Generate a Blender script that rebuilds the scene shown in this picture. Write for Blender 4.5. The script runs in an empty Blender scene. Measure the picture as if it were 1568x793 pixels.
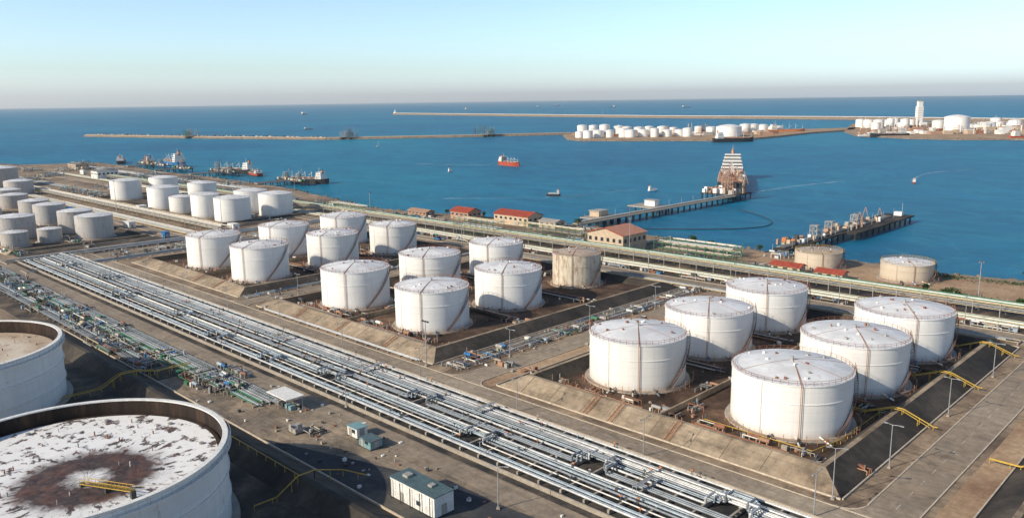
import bpy, math, random
from math import sin, cos, pi, radians
from mathutils import Vector, Matrix
random.seed(7)
scene=bpy.context.scene
COL=scene.collection
U=random.uniform
# ------------------------------------------------------------ materials
def _nodes(name):
    m=bpy.data.materials.new(name); m.use_nodes=True
    nt=m.node_tree; b=nt.nodes['Principled BSDF']
    return m,nt,b
def N(nt,t,**k):
    n=nt.nodes.new(t)
    for a,v in k.items(): setattr(n,a,v)
    return n
def coords(nt,world,scale=(1,1,1),loc=(0,0,0)):
    mp=N(nt,'ShaderNodeMapping'); mp.inputs['Scale'].default_value=scale; mp.inputs['Location'].default_value=loc
    if world:
        g=N(nt,'ShaderNodeNewGeometry'); nt.links.new(g.outputs['Position'],mp.inputs['Vector'])
    else:
        g=N(nt,'ShaderNodeTexCoord'); nt.links.new(g.outputs['Object'],mp.inputs['Vector'])
    return mp.outputs['Vector']
def noise(nt,vec,scale,detail=6,rough=0.6,dist=0.0):
    n=N(nt,'ShaderNodeTexNoise'); n.inputs['Scale'].default_value=scale
    n.inputs['Detail'].default_value=detail; n.inputs['Roughness'].default_value=rough
    n.inputs['Distortion'].default_value=dist
    nt.links.new(vec,n.inputs['Vector']); return n.outputs['Fac']
def ramp(nt,fac,stops):
    r=N(nt,'ShaderNodeValToRGB'); cr=r.color_ramp
    while len(cr.elements)<len(stops): cr.elements.new(0.5)
    for e,(p,c) in zip(cr.elements,stops):
        e.position=p; e.color=(c[0],c[1],c[2],1) if not isinstance(c,(int,float)) else (c,c,c,1)
    nt.links.new(fac,r.inputs['Fac']); return r.outputs['Color']
def mix(nt,a,b,fac,mode='MIX'):
    m=N(nt,'ShaderNodeMix',data_type='RGBA',blend_type=mode)
    for s,v in ((0,fac),(6,a),(7,b)):
        if isinstance(v,(int,float)): m.inputs[s].default_value=v
        elif isinstance(v,tuple): m.inputs[s].default_value=(v[0],v[1],v[2],1)
        else: nt.links.new(v,m.inputs[s])
    return m.outputs[2]
def bump(nt,b,h,strength,dist=0.1):
    n=N(nt,'ShaderNodeBump'); n.inputs['Strength'].default_value=strength; n.inputs['Distance'].default_value=dist
    nt.links.new(h,n.inputs['Height']); nt.links.new(n.outputs['Normal'],b.inputs['Normal'])
def surf(name,c1,c2,c3=None,s1=0.05,s2=0.8,rough=0.85,metal=0.0,world=True,stretch=(1,1,1),spec=0.3,bmp=0.0,grime=0.0):
    m,nt,b=_nodes(name); c3=c3 or c2
    v=coords(nt,world,stretch)
    a=noise(nt,v,s1,8,0.65)
    col=ramp(nt,a,[(0.36,c1),(0.5,c2),(0.64,c3)])
    f=noise(nt,v,s2,6,0.7)
    k=ramp(nt,f,[(0.3,0.66),(0.7,1.2)])
    col=mix(nt,col,k,1.0,'MULTIPLY')
    if grime:   # slab joints, oil stains, dust drifts
        br=N(nt,'ShaderNodeTexBrick'); br.inputs['Scale'].default_value=0.09; br.inputs['Mortar Size'].default_value=0.012
        br.inputs['Color1'].default_value=(.82,.82,.82,1); br.inputs['Color2'].default_value=(1.1,1.08,1.05,1); br.inputs['Mortar'].default_value=(.5,.5,.5,1)
        nt.links.new(v,br.inputs['Vector']); col=mix(nt,col,br.outputs['Color'],0.5*grime,'MULTIPLY')
        st=noise(nt,coords(nt,True,(0.25,1,1)),0.16,8,0.75,0.6)
        col=mix(nt,col,(0.045,0.034,0.027),ramp(nt,st,[(0.54,0.0),(0.69,0.75*grime)]))
        st2=noise(nt,coords(nt,True,(1,1,1),(31,7,0)),0.07,8,0.7,0.3)
        col=mix(nt,col,(0.50,0.37,0.245),ramp(nt,st2,[(0.54,0.0),(0.68,0.75*grime)]))
    nt.links.new(col,b.inputs['Base Color'])
    b.inputs['Roughness'].default_value=rough; b.inputs['Metallic'].default_value=metal
    b.inputs['Specular IOR Level'].default_value=spec
    if bmp: bump(nt,b,f,bmp,0.3)
    return m
def paint(name,c,rough=0.55,metal=0.0,var=0.15,s=0.6):
    c1=tuple(x*(1-var) for x in c); c3=tuple(min(1,x*(1+var)) for x in c)
    return surf(name,c1,c,c3,s1=s,s2=s*5,rough=rough,metal=metal,world=True)
M={}
M['land']=surf('land_concrete_dirt',(0.16,0.112,0.078),(0.285,0.21,0.143),(0.41,0.305,0.205),0.035,0.5,grime=1)
M['dirt']=surf('dry_dirt',(0.27,0.165,0.10),(0.40,0.265,0.16),(0.50,0.355,0.225),0.04,0.6,grime=0.4)
M['yard']=surf('yard_concrete',(0.145,0.12,0.095),(0.27,0.215,0.158),(0.39,0.305,0.22),0.05,0.7,grime=1)
M['yardshade']=surf('yard_shadow_tone',(0.034,0.038,0.045),(0.055,0.056,0.06),(0.11,0.10,0.088),0.07,0.7)  # dark bluish tone for the painted tank shadow on the yard
M['asphalt']=surf('road_asphalt',(0.225,0.178,0.133),(0.31,0.25,0.187),(0.385,0.315,0.235),0.05,0.9,stretch=(0.5,0.5,1),grime=0.5)
M['basin']=surf('basin_soil',(0.034,0.020,0.013),(0.082,0.049,0.032),(0.20,0.122,0.076),0.07,0.8)
M['darkgr']=surf('dark_gravel',(0.035,0.030,0.027),(0.085,0.067,0.052),(0.21,0.155,0.105),0.08,1.2)
M['rackbed']=surf('rack_bed_gravel',(0.018,0.020,0.024),(0.042,0.041,0.040),(0.13,0.103,0.078),0.1,1.5)
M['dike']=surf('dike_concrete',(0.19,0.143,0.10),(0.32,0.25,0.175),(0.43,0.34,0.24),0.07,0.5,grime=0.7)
M['darkconc_shade']=surf('dark_concrete_and_slope_shade',(0.028,0.024,0.021),(0.055,0.046,0.038),(0.105,0.086,0.068),0.06,0.5)  # dark concrete, also used as painted shade on dike side slopes
M['kerb']=paint('kerb_concrete',(0.57,0.48,0.37))
M['conc']=paint('concrete',(0.37,0.32,0.26))
M['rock']=surf('riprap_rock',(0.08,0.062,0.047),(0.23,0.175,0.13),(0.38,0.295,0.21),0.3,2,bmp=0.8)
M['pipeA']=paint('silver_cladding',(0.58,0.58,0.57),0.42,0.2,0.15,0.2)
M['pipeB']=paint('grey_pipe',(0.25,0.27,0.29),0.5,0.2,0.2,0.2)
M['pipeC']=paint('pale_blue_pipe',(0.38,0.45,0.50),0.5,0.1,0.15,0.2)
M['pipeW']=paint('white_pipe',(0.76,0.72,0.65),0.5)
M['pipeY']=paint('cream_pipe',(0.50,0.41,0.26),0.5)
M['rustp']=paint('rust_brown_paint',(0.28,0.12,0.07),0.7)
M['yellow']=paint('yellow_paint',(0.52,0.34,0.06),0.6)
M['green']=paint('green_steel',(0.07,0.20,0.11),0.6)
M['steel']=paint('dark_steel',(0.08,0.08,0.083),0.6,0.3)
M['grey']=paint('grey_paint',(0.38,0.36,0.33),0.6)
M['white']=paint('white_paint',(0.80,0.78,0.74),0.5,0,0.08)
M['blue']=paint('blue_paint',(0.04,0.17,0.38),0.5)
M['teal']=paint('teal_panel',(0.20,0.34,0.36),0.5)
M['roofgrey']=paint('dark_teal_roof',(0.09,0.14,0.15),0.5)
M['red']=paint('red_roof_paint',(0.36,0.075,0.045),0.65,0,0.25)
M['redhull']=paint('red_hull',(0.40,0.07,0.035),0.5)
M['orange']=paint('orange_paint',(0.60,0.20,0.06),0.6)
M['beige']=paint('beige_wall',(0.54,0.42,0.30),0.8,0,0.1)
M['glass']=paint('window_glass',(0.03,0.045,0.06),0.2)
M['black']=paint('black_hull',(0.03,0.03,0.035),0.5)
M['pink']=paint('weathered_pink_steel',(0.44,0.27,0.19),0.7)
M['stairtan']=paint('weathered_stair_paint',(0.38,0.21,0.13),0.7)
M['lampgrey']=paint('galvanised',(0.40,0.41,0.42),0.5,0.3)
M['bark']=paint('bark',(0.09,0.06,0.04),0.9)
M['marking']=surf('worn_road_marking',(0.30,0.26,0.20),(0.50,0.47,0.42),(0.62,0.60,0.55),0.3,3)
M['leaf']=surf('foliage',(0.03,0.06,0.02),(0.055,0.095,0.03),(0.09,0.12,0.04),0.4,3,0.8)

def tank_mat(name,base,dirt,rustamt,amt=0.3):
    m,nt,b=_nodes(name)
    v=coords(nt,True,(1,1,0.05))
    st=noise(nt,v,0.9,6,0.65)
    v2=coords(nt,True)
    la=noise(nt,v2,0.09,6,0.6)
    col=mix(nt,base,dirt,ramp(nt,st,[(0.46,0.0),(0.76,amt)]))
    col=mix(nt,col,tuple(x*0.88 for x in base),ramp(nt,la,[(0.4,0.0),(0.65,0.9)]))
    sx=N(nt,'ShaderNodeSeparateXYZ'); nt.links.new(v2,sx.inputs[0])
    md=N(nt,'ShaderNodeMath',operation='PINGPONG'); md.inputs[1].default_value=1.2
    nt.links.new(sx.outputs['Z'],md.inputs[0])
    seam=ramp(nt,md.outputs[0],[(0.0,0.87),(0.04,0.90),(0.07,1.0)])
    col=mix(nt,col,seam,1.0,'MULTIPLY')
    oi=N(nt,'ShaderNodeObjectInfo')
    col=mix(nt,col,ramp(nt,oi.outputs['Random'],[(0.0,(0.90,0.885,0.86)),(0.5,(0.97,0.96,0.95)),(1.0,1.0)]),1.0,'MULTIPLY')
    fm=N(nt,'ShaderNodeMapRange'); fm.inputs['From Min'].default_value=0.4; fm.inputs['From Max'].default_value=2.4; fm.inputs['To Min'].default_value=0.8; fm.inputs['To Max'].default_value=0.0
    nt.links.new(sx.outputs['Z'],fm.inputs['Value'])
    fn=N(nt,'ShaderNodeMath',operation='MULTIPLY'); nt.links.new(fm.outputs[0],fn.inputs[0]); nt.links.new(st,fn.inputs[1])
    col=mix(nt,col,(0.30,0.19,0.12),fn.outputs[0])
    if rustamt>0:
        r=noise(nt,coords(nt,True,(1,1,0.25)),0.8,8,0.7)
        col=mix(nt,col,(0.26,0.12,0.06),ramp(nt,r,[(0.62-rustamt*0.25,0.0),(0.78-rustamt*0.2,0.85)]))
    nt.links.new(col,b.inputs['Base Color']); b.inputs['Roughness'].default_value=0.5
    b.inputs['Specular IOR Level'].default_value=0.3
    return m
M['shell']=tank_mat('tank_shell_white',(0.87,0.86,0.83),(0.62,0.57,0.50),0.0,0.35)
M['shellg']=tank_mat('tank_shell_grey',(0.50,0.48,0.46),(0.30,0.26,0.22),0.3,0.6)
M['shellr']=tank_mat('tank_shell_rusty',(0.72,0.66,0.54),(0.40,0.28,0.18),0.58,0.6)
M['shellb']=tank_mat('tank_shell_beige',(0.60,0.51,0.40),(0.42,0.33,0.24),0.1,0.5)
M['shello']=tank_mat('open_tank_shell',(0.76,0.76,0.75),(0.50,0.45,0.39),0.04,0.45)
def roof_mat(name,base,rust,amt):
    m,nt,b=_nodes(name)
    v=coords(nt,True)
    a=noise(nt,v,0.35,9,0.72,0.4)
    col=mix(nt,base,rust,ramp(nt,a,[(0.66-amt,0.0),(0.8-amt*0.6,0.7)]))
    a2=noise(nt,v,0.12,5,0.6)
    col=mix(nt,col,tuple(x*0.78 for x in base),ramp(nt,a2,[(0.4,0.0),(0.6,1.0)]))
    nt.links.new(col,b.inputs['Base Color']); b.inputs['Roughness'].default_value=0.55
    return m
M['roof']=roof_mat('tank_roof_white',(0.80,0.80,0.80),(0.42,0.34,0.29),0.14)
M['roofr']=roof_mat('tank_roof_rusty',(0.55,0.48,0.38),(0.28,0.13,0.07),0.3)
def float_roof(name,base,spot,kind):
    m,nt,b=_nodes(name)
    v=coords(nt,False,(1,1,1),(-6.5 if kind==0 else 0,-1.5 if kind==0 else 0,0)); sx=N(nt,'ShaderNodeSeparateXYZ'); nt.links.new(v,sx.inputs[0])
    ln=N(nt,'ShaderNodeVectorMath',operation='LENGTH'); nt.links.new(v,ln.inputs[0])
    at=N(nt,'ShaderNodeMath',operation='ARCTAN2'); nt.links.new(sx.outputs['Y'],at.inputs[0]); nt.links.new(sx.outputs['X'],at.inputs[1])
    cb=N(nt,'ShaderNodeCombineXYZ')
    k=N(nt,'ShaderNodeMath',operation='MULTIPLY'); k.inputs[1].default_value=8.0; nt.links.new(at.outputs[0],k.inputs[0])
    k2=N(nt,'ShaderNodeMath',operation='MULTIPLY'); k2.inputs[1].default_value=0.28; nt.links.new(ln.outputs['Value'],k2.inputs[0])
    nt.links.new(k.outputs[0],cb.inputs[0]); nt.links.new(k2.outputs[0],cb.inputs[1])
    rn=noise(nt,cb.outputs[0],1.0,9,0.70)
    on=noise(nt,v,0.22,8,0.7)
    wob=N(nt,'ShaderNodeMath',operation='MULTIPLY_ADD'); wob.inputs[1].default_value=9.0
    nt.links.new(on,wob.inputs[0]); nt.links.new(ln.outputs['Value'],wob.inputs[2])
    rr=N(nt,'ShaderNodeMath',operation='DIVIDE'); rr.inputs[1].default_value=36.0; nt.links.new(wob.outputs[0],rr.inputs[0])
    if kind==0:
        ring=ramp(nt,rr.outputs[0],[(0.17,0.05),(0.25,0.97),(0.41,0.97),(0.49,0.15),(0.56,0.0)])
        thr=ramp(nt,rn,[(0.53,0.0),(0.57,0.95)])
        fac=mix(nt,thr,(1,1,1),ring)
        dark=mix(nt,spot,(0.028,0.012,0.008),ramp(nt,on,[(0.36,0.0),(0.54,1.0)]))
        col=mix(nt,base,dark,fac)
        gm=noise(nt,v,0.5,8,0.7)
        col=mix(nt,col,(0.45,0.30,0.21),ramp(nt,gm,[(0.5,0.0),(0.8,0.3)]))
    else:
        ring=ramp(nt,rr.outputs[0],[(0.1,0.9),(0.45,0.7),(0.62,0.2),(0.75,0.8),(0.9,0.6)])
        col=mix(nt,base,spot,ring)
        col=mix(nt,col,(0.12,0.06,0.04),ramp(nt,rn,[(0.56,0.0),(0.66,0.7)]))
    nt.links.new(col,b.inputs['Base Color']); b.inputs['Roughness'].default_value=0.6
    bump(nt,b,rn,0.1,0.1)
    return m
M['froofA']=float_roof('floating_roof_rust_spotted',(0.86,0.85,0.83),(0.12,0.045,0.025),0)
M['froofB']=float_roof('floating_roof_tan',(0.70,0.62,0.50),(0.40,0.28,0.18),1)
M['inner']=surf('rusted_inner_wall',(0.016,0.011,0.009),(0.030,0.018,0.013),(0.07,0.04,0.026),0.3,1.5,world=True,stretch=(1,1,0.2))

# ------------------------------------------------------------ mesh builder
class MB:
    def __init__(s): s.v=[];s.f=[];s.m=[];s.sm=[];s.mats=[]
    def mi(s,k):
        if k not in s.mats: s.mats.append(k)
        return s.mats.index(k)
    def add(s,vs,fs,k,smooth=False):
        o=len(s.v); s.v+=vs; i=s.mi(k)
        for f in fs: s.f.append(tuple(o+a for a in f)); s.m.append(i); s.sm.append(smooth)
    def box(s,cx,cy,z0,sx,sy,sz,k,rz=0.0):
        c,n=cos(rz),sin(rz); vs=[]
        for z in (z0,z0+sz):
            for a,b in ((-.5,-.5),(.5,-.5),(.5,.5),(-.5,.5)):
                x,y=a*sx,b*sy; vs.append((cx+x*c-y*n,cy+x*n+y*c,z))
        s.add(vs,[(3,2,1,0),(4,5,6,7),(0,1,5,4),(1,2,6,5),(2,3,7,6),(3,0,4,7)],k)
    def tube(s,p,q,r,k,n=6,r2=None,cap=True):
        p=Vector(p);q=Vector(q);d=q-p
        if d.length<1e-6: return
        d.normalize(); a=d.cross(Vector((0,0,1)))
        if a.length<1e-3: a=Vector((1,0,0))
        a.normalize(); b=d.cross(a); r2=r if r2 is None else r2; vs=[]
        for c,rad in ((p,r),(q,r2)):
            for i in range(n):
                t=2*pi*i/n+pi/n; w=c+a*(cos(t)*rad)+b*(sin(t)*rad); vs.append(tuple(w))
        fs=[(i,(i+1)%n,n+(i+1)%n,n+i) for i in range(n)]
        s.add(vs,fs,k,n>5)
        if cap: s.add([vs[i] for i in range(n)],[tuple(range(n))[::-1]],k); s.add(vs[n:],[tuple(range(n))],k)
    def path(s,pts,r,k,n=6):
        for a,b in zip(pts,pts[1:]): s.tube(a,b,r,k,n)
    def lathe(s,cx,cy,prof,k,n=96,smooth=True):
        vs=[]
        for (r,z) in prof:
            for i in range(n):
                t=2*pi*i/n; vs.append((cx+cos(t)*r,cy+sin(t)*r,z))
        fs=[]
        for j in range(len(prof)-1):
            for i in range(n):
                i2=(i+1)%n; fs.append((j*n+i,j*n+i2,(j+1)*n+i2,(j+1)*n+i))
        s.add(vs,fs,k,smooth)
    def poly(s,pts,z,k):
        s.add([(x,y,z) for x,y in pts],[tuple(range(len(pts)))],k)
    def obj(s,name,parent=None,loc=(0,0,0)):
        me=bpy.data.meshes.new(name); me.from_pydata(s.v,[],s.f); me.update()
        for k in s.mats: me.materials.append(M[k])
        me.polygons.foreach_set('material_index',s.m); me.polygons.foreach_set('use_smooth',s.sm); me.update()
        o=bpy.data.objects.new(name,me); COL.objects.link(o); o.location=loc
        if parent: o.parent=parent
        return o
def empty(name,loc=(0,0,0),rz=0):
    e=bpy.data.objects.new(name,None); COL.objects.link(e); e.location=loc; e.rotation_euler=(0,0,rz); e.empty_display_size=1; return e
PHI=radians(44.513)
def cf(X,Y):  # heading-aligned survey axes -> site axes
    return (X*cos(PHI)-Y*sin(PHI), X*sin(PHI)+Y*cos(PHI))

# ------------------------------------------------------------ sea & land
SEA=-3.0
m,nt,b=_nodes('sea_water')
v=coords(nt,True)
big=noise(nt,v,0.0016,5,0.6,0.3); mid=noise(nt,coords(nt,True,(1,2.2,1)),0.014,7,0.68,0.8)
col=ramp(nt,big,[(0.35,(0.001,0.115,0.24)),(0.52,(0.001,0.158,0.285)),(0.70,(0.002,0.205,0.305))])
col=mix(nt,col,ramp(nt,mid,[(0.3,0.76),(0.5,0.98),(0.7,1.2)]),1.0,'MULTIPLY')
cu=noise(nt,coords(nt,True,(1,1,1),(500,0,0)),0.006,9,0.62,2.5)
col=mix(nt,col,(0.03,0.26,0.36),ramp(nt,cu,[(0.47,0.0),(0.50,0.35),(0.53,0.0)]))
nt.links.new(col,b.inputs['Base Color']); b.inputs['Roughness'].default_value=0.4
b.inputs['Specular IOR Level'].default_value=0.10
wv=noise(nt,coords(nt,True,(1,1.8,1)),0.16,8,0.7); bump(nt,b,wv,1.0,1.6)
M['sea']=m
s=MB(); s.poly([(-42000,-12000),(30000,-12000),(30000,45000),(-42000,45000)],SEA,'sea'); s.obj('sea')
coast=[(-1560,-100),(-1450,180),(-1357,318),(-1290,330),(-1240,415),(-1130,418),(-1000,408),(-900,412),(-709,404),(-600,385),(-516,366),(-464,374),(-420,388),(-384,392),(-340,396),(-326,404),(-277,397),(-233,392),(-194,394),(-160,399),(-116,394),(-82,402),(0,398),(120,410),(420,400),(600,380)]
land=coast+[(600,-400),(-1560,-400)]
g=MB(); g.poly(land[::-1],0.0,'land')
g.obj('ground')
g=MB()
for a,c in zip(coast,coast[1:]):
    d=Vector((c[0]-a[0],c[1]-a[1])); L=d.length; d/=L; n=Vector((-d.y,d.x)); k=max(1,int(L/4))
    for i in range(k):
        p=Vector(a)+d*L*i/k; q=Vector(a)+d*L*(i+1)/k
        g.add([(p.x,p.y,-.01),(q.x,q.y,-.01),(q.x+n.x*6,q.y+n.y*6,-3.6),(p.x+n.x*6,p.y+n.y*6,-3.6)],[(0,1,2,3)],'rock')
        for j in range(2):
            o=p+n*U(0.5,6); g.box(o.x,o.y,-U(1.0,3.4),U(1,2.6),U(1,2.6),U(.8,1.6),'rock',U(0,3))
g.obj('shoreline_riprap')

def sheet(name,x0,x1,y0,y1,z,k):
    s=MB(); s.poly([(x0,y0),(x1,y0),(x1,y1),(x0,y1)],z,k); return s.obj(name)
sheet('concrete_yard',-235,40,88,113.5,0.03,'yard')
s=MB(); s.poly([(-176,88.4),(20,88.4),(20,106.6),(-100,106.4),(-128,103),(-146,98)],0.045,'yardshade'); s.obj('painted_yard_shadow')  # tank shadow painted over the yard as a darker sheet
sheet('pipe_rack_bed',-480,60,113.5,143,0.03,'rackbed')
sheet('gravel_strip',-470,-235,82,113.4,0.03,'darkgr')
sheet('dirt_lot',-200,60,344.2,391,0.03,'dirt')
sheet('dirt_verge',-43,-37,150,300,0.03,'dirt')
sheet('dirt_verge',-163.5,-158.4,152,292,0.03,'dirt')
sheet('gravel_strip',-700,-470.2,120,200,0.03,'darkgr')
sheet('gravel_strip',-780,-500,245,312,0.03,'darkgr')
sheet('gravel_strip',-430,-60,309,337,0.03,'darkgr')
def road(name,x0,x1,y0,y1,kerb=True,z=0.06,mark=False):
    r=empty(name)
    s=MB(); s.poly([(x0,y0),(x1,y0),(x1,y1),(x0,y1)],z,'asphalt'); s.obj('carriageway',r)
    if kerb:
        s=MB()
        if x1-x0>y1-y0:
            for y in (y0-.15,y1+.15): s.box((x0+x1)/2,y,0,x1-x0,.3,.18,'kerb')
        else:
            for x in (x0-.15,x1+.15): s.box(x,(y0+y1)/2,0,.3,y1-y0,.18,'kerb')
        s.obj('kerb',r)
    if mark:
        s=MB()
        if x1-x0>y1-y0:
            x=x0+2
            while x<x1-4:
                s.poly([(x,(y0+y1)/2-.08),(x+2.6,(y0+y1)/2-.08),(x+2.6,(y0+y1)/2+.08),(x,(y0+y1)/2+.08)],z+.012,'marking'); x+=7
        else:
            y=y0+2
            while y<y1-4:
                s.poly([((x0+x1)/2-.08,y),((x0+x1)/2+.08,y),((x0+x1)/2+.08,y+2.6),((x0+x1)/2-.08,y+2.6)],z+.012,'marking'); y+=7
        s.obj('lane_marking',r)
    return r
road('service_road',-480,60,144.2,150.2,mark=True)
road('cross_road',-172,-164,155.2,300,z=0.07,mark=True)
road('cross_road',-309,-301,155.2,300,z=0.07)
road('cross_road',-54,-45,155.2,330,z=0.07,mark=True)
road('cross_road',-470,-461,151.2,330,z=0.07)
road('service_road',-1100,60,300.6,308)
road('service_road',-1000,60,338.5,344,False,0.05)
road('service_road',-900,-480,205,212)
road('service_road',-900,60,107,113,False,0.08)
def flare(cx,w,name='junction_kerb'):
    s=MB()
    s.poly([(cx-w/2-5,150.5),(cx+w/2+5,150.5),(cx+w/2+1.6,152),(cx+w/2,155.3),(cx-w/2,155.3),(cx-w/2-1.6,152)],0.066,'asphalt')
    for sg in (-1,1):
        pts=[]
        for i in range(9):
            a=pi/2*i/8; pts.append((cx+sg*(w/2+5-5*sin(a)),155.4-5*cos(a)))
        for (a0,b0),(a1,b1) in zip(pts,pts[1:]):
            L=math.hypot(a1-a0,b1-b0); s.box((a0+a1)/2,(b0+b1)/2,0,L+.06,.3,.2,'kerb',math.atan2(b1-b0,a1-a0))
    s.obj(name)
flare(-168,8); flare(-305,8); flare(-49.5,9)

# ------------------------------------------------------------ dikes
def dike(x0,x1,y0,y1,h,kin='basin',face='dike',w=6.0,walls_x=(),walls_y=()):
    r=empty('containment_dike')
    rects=[(0,0.02),(w,h),(w+1.2,h),(w+1.2+h*1.1,0.12)]
    vs=[]
    for off,z in rects:
        for (x,y) in ((x0+off,y0+off),(x1-off,y0+off),(x1-off,y1-off),(x0+off,y1-off)): vs.append((x,y,z))
    s=MB()
    for j in range(3):
        for i in range(4):
            i2=(i+1)%4
            k=face if (j==1 or (j==0 and i in (0,2))) else 'darkconc_shade'  # outer side slopes get a darker copy: shade put into the colour
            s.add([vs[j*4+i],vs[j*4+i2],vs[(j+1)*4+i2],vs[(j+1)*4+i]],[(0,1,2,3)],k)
    s.obj('embankment',r)
    o=w+1.2
    s=MB(); s.poly([(x0+o,y0+o),(x1-o,y0+o),(x1-o,y1-o),(x0+o,y1-o)],0.11,kin); s.obj('basin_floor',r)
    s=MB()
    x=x0+9
    while x<x1-8:
        for yy,sg in ((y0,1),(y1,-1)):
            s.tube((x,yy,.04),(x,yy+sg*w,h+.02),U(.03,.06),'darkconc_shade',4)
        x+=U(8,14)
    s.box((x0+x1)/2,y0-.3,0,x1-x0,.3,.35,'kerb'); s.box((x0+x1)/2,y1+.3,0,x1-x0,.3,.35,'kerb')
    s.box(x0-.3,(y0+y1)/2,0,.3,y1-y0,.35,'kerb'); s.box(x1+.3,(y0+y1)/2,0,.3,y1-y0,.35,'kerb')
    for wx in walls_x: s.box(wx,(y0+y1)/2,0.1,.5,(y1-y0)-2*o-2,1.6,'dike')
    for wy in walls_y: s.box((x0+x1)/2,wy,0.1,(x1-x0)-2*o-2,.4,1.1,'darkconc_shade')
    s.obj('joints_and_walls',r)
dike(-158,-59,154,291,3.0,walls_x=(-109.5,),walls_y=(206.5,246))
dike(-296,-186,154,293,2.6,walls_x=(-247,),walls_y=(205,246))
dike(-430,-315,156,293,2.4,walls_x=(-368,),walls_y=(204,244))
dike(-320,-95,-60,88.2,3.2,kin='darkgr',face='darkconc_shade',w=6,walls_x=(-206,))
dike(-92,90,-60,88.2,3.2,kin='darkgr',face='darkconc_shade',w=6)
dike(-37,60,152,300,3.0)
dike(-760,-515,246,313,1.6,kin='darkgr',w=3)
dike(-700,-505,118,198,1.6,kin='darkgr',w=3)

# ------------------------------------------------------------ tanks
def tank(x,y,R,h,shell='shell',roof='roof',name='oil_storage_tank',lod=0,stair=True,dome=None,rail='rustp'):
    e=empty(name,(x,y,0))
    n=96 if lod==0 else 40
    dome=R*0.125 if dome is None else dome
    z0=.5
    s=MB(); s.lathe(0,0,[(R+1.4,.1),(R+1.2,.5),(R-.1,.52)],'conc',n,False); s.obj('foundation_ring',e)
    s=MB(); s.lathe(0,0,[(R,z0),(R,h)],shell,n)
    s.lathe(0,0,[(R+.18,h-.25),(R+.18,h+.06),(R-.2,h+.06)],shell,n,False)
    if lod==0:
        s.lathe(0,0,[(R+.001,h*.66),(R+.14,h*.66),(R+.14,h*.66+.15),(R+.001,h*.66+.15)],shell,n,False)
    s.obj('shell',e)
    s=MB(); pr=[]
    for i in range(9):
        t=i/8; pr.append((R*.995*(1-t)+0.01,h+.05+dome*(1-(1-t)**1.7)))
    s.lathe(0,0,pr,roof,n)
    s.tube((0,0,h+dome),(0,0,h+dome+.9),.35,'grey',8)
    if lod==0:
        for i in range(12):
            a=U(0,2*pi); rr=U(.25,.93)*R; zz=h+dome*(1-(rr/R)**1.7)
            w=U(.35,.75); s.box(cos(a)*rr,sin(a)*rr,zz,w,w,U(.3,.7),random.choice(['grey','white','rustp']),a)
    s.obj('roof',e)
    s=MB(); npst=48 if lod==0 else 20
    zr=h+.05; rr=R-.12
    for i in range(npst):
        a=2*pi*i/npst; a2=2*pi*(i+1)/npst
        p=(cos(a)*rr,sin(a)*rr); q=(cos(a2)*rr,sin(a2)*rr)
        s.tube((p[0],p[1],zr),(p[0],p[1],zr+1.1),.05,rail,4,cap=False)
        for zz in ((zr+.6,zr+1.1) if lod==0 else (zr+1.1,)):
            s.tube((p[0],p[1],zz),(q[0],q[1],zz),.045,rail,4,cap=False)
    s.obj('handrail',e)
    if lod==0:
        s=MB(); ac=radians(-58+U(-7,7))
        for da,rad in ((0,.075),(radians(1.4),.06)):
            a=ac+da
            pts=[(cos(a)*R*t,sin(a)*R*t,h+.12+dome*(1-t**1.7)) for t in (0.03,.25,.5,.75,1.0)]
            pts+=[(cos(a)*(R+.35),sin(a)*(R+.35),h),(cos(a)*(R+.35),sin(a)*(R+.35),.6)]
            s.path(pts,rad,'stairtan',6)
        for a in (ac+1.9,ac+2.2,ac-1.2,ac+.9):
            pts=[(cos(a)*R*t,sin(a)*R*t,h+.10+dome*(1-t**1.7)) for t in (0.05,.35,.7,1.0)]
            s.path(pts,.045,'rustp',4)
        s.tube((cos(ac-.62)*(R+.2),sin(ac-.62)*(R+.2),h),(cos(ac-.62)*(R+.2),sin(ac-.62)*(R+.2),.6),.05,'grey',4)
        s.obj('riser_pipes',e)
        if stair:
            s=MB(); a_top=radians(42); a_bot=radians(-20); ns=44
            P=[]
            for i in range(ns+1):
                t=i/ns; a=a_top+(a_bot-a_top)*t; P.append((a,h*(1-t)+.4*t))
            for (a,z),(a2,z2) in zip(P,P[1:]):
                for r_ in (R+.15,R+1.0):
                    s.tube((cos(a)*r_,sin(a)*r_,z),(cos(a2)*r_,sin(a2)*r_,z2),.08,'steel',4,cap=False)
                r_=R+1.0
                s.tube((cos(a)*r_,sin(a)*r_,z+1.1),(cos(a2)*r_,sin(a2)*r_,z2+1.1),.05,'rustp',4,cap=False)
                s.tube((cos(a)*r_,sin(a)*r_,z),(cos(a)*r_,sin(a)*r_,z+1.1),.04,'rustp',4,cap=False)
                s.box(cos(a)*(R+.57),sin(a)*(R+.57),z,.8,.28,.05,'steel',a)
            s.obj('spiral_stair',e)
        s=MB(); r_=R+2.3
        for i in range(40):
            a=radians(-130)+radians(175)*i/40; a2=radians(-130)+radians(175)*(i+1)/40
            s.tube((cos(a)*r_,sin(a)*r_,1.3),(cos(a2)*r_,sin(a2)*r_,1.3),.09,'stairtan',5,cap=False)
            if i%2==0: s.tube((cos(a)*r_,sin(a)*r_,.1),(cos(a)*r_,sin(a)*r_,1.4+(i%4)*.5),.08,'stairtan',4)
        for k in range(3):
            a=radians(-80+k*22); s.tube((cos(a)*R,sin(a)*R,1.0),(cos(a)*(R+5),sin(a)*(R+5),1.0),.22,random.choice(['pipeW','pipeB']),8)
            s.tube((cos(a)*(R+3),sin(a)*(R+3),.6),(cos(a)*(R+3),sin(a)*(R+3),1.8),.3,random.choice(['blue','steel','rustp']),8)
        s.obj('foot_piping',e)
    return e
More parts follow.
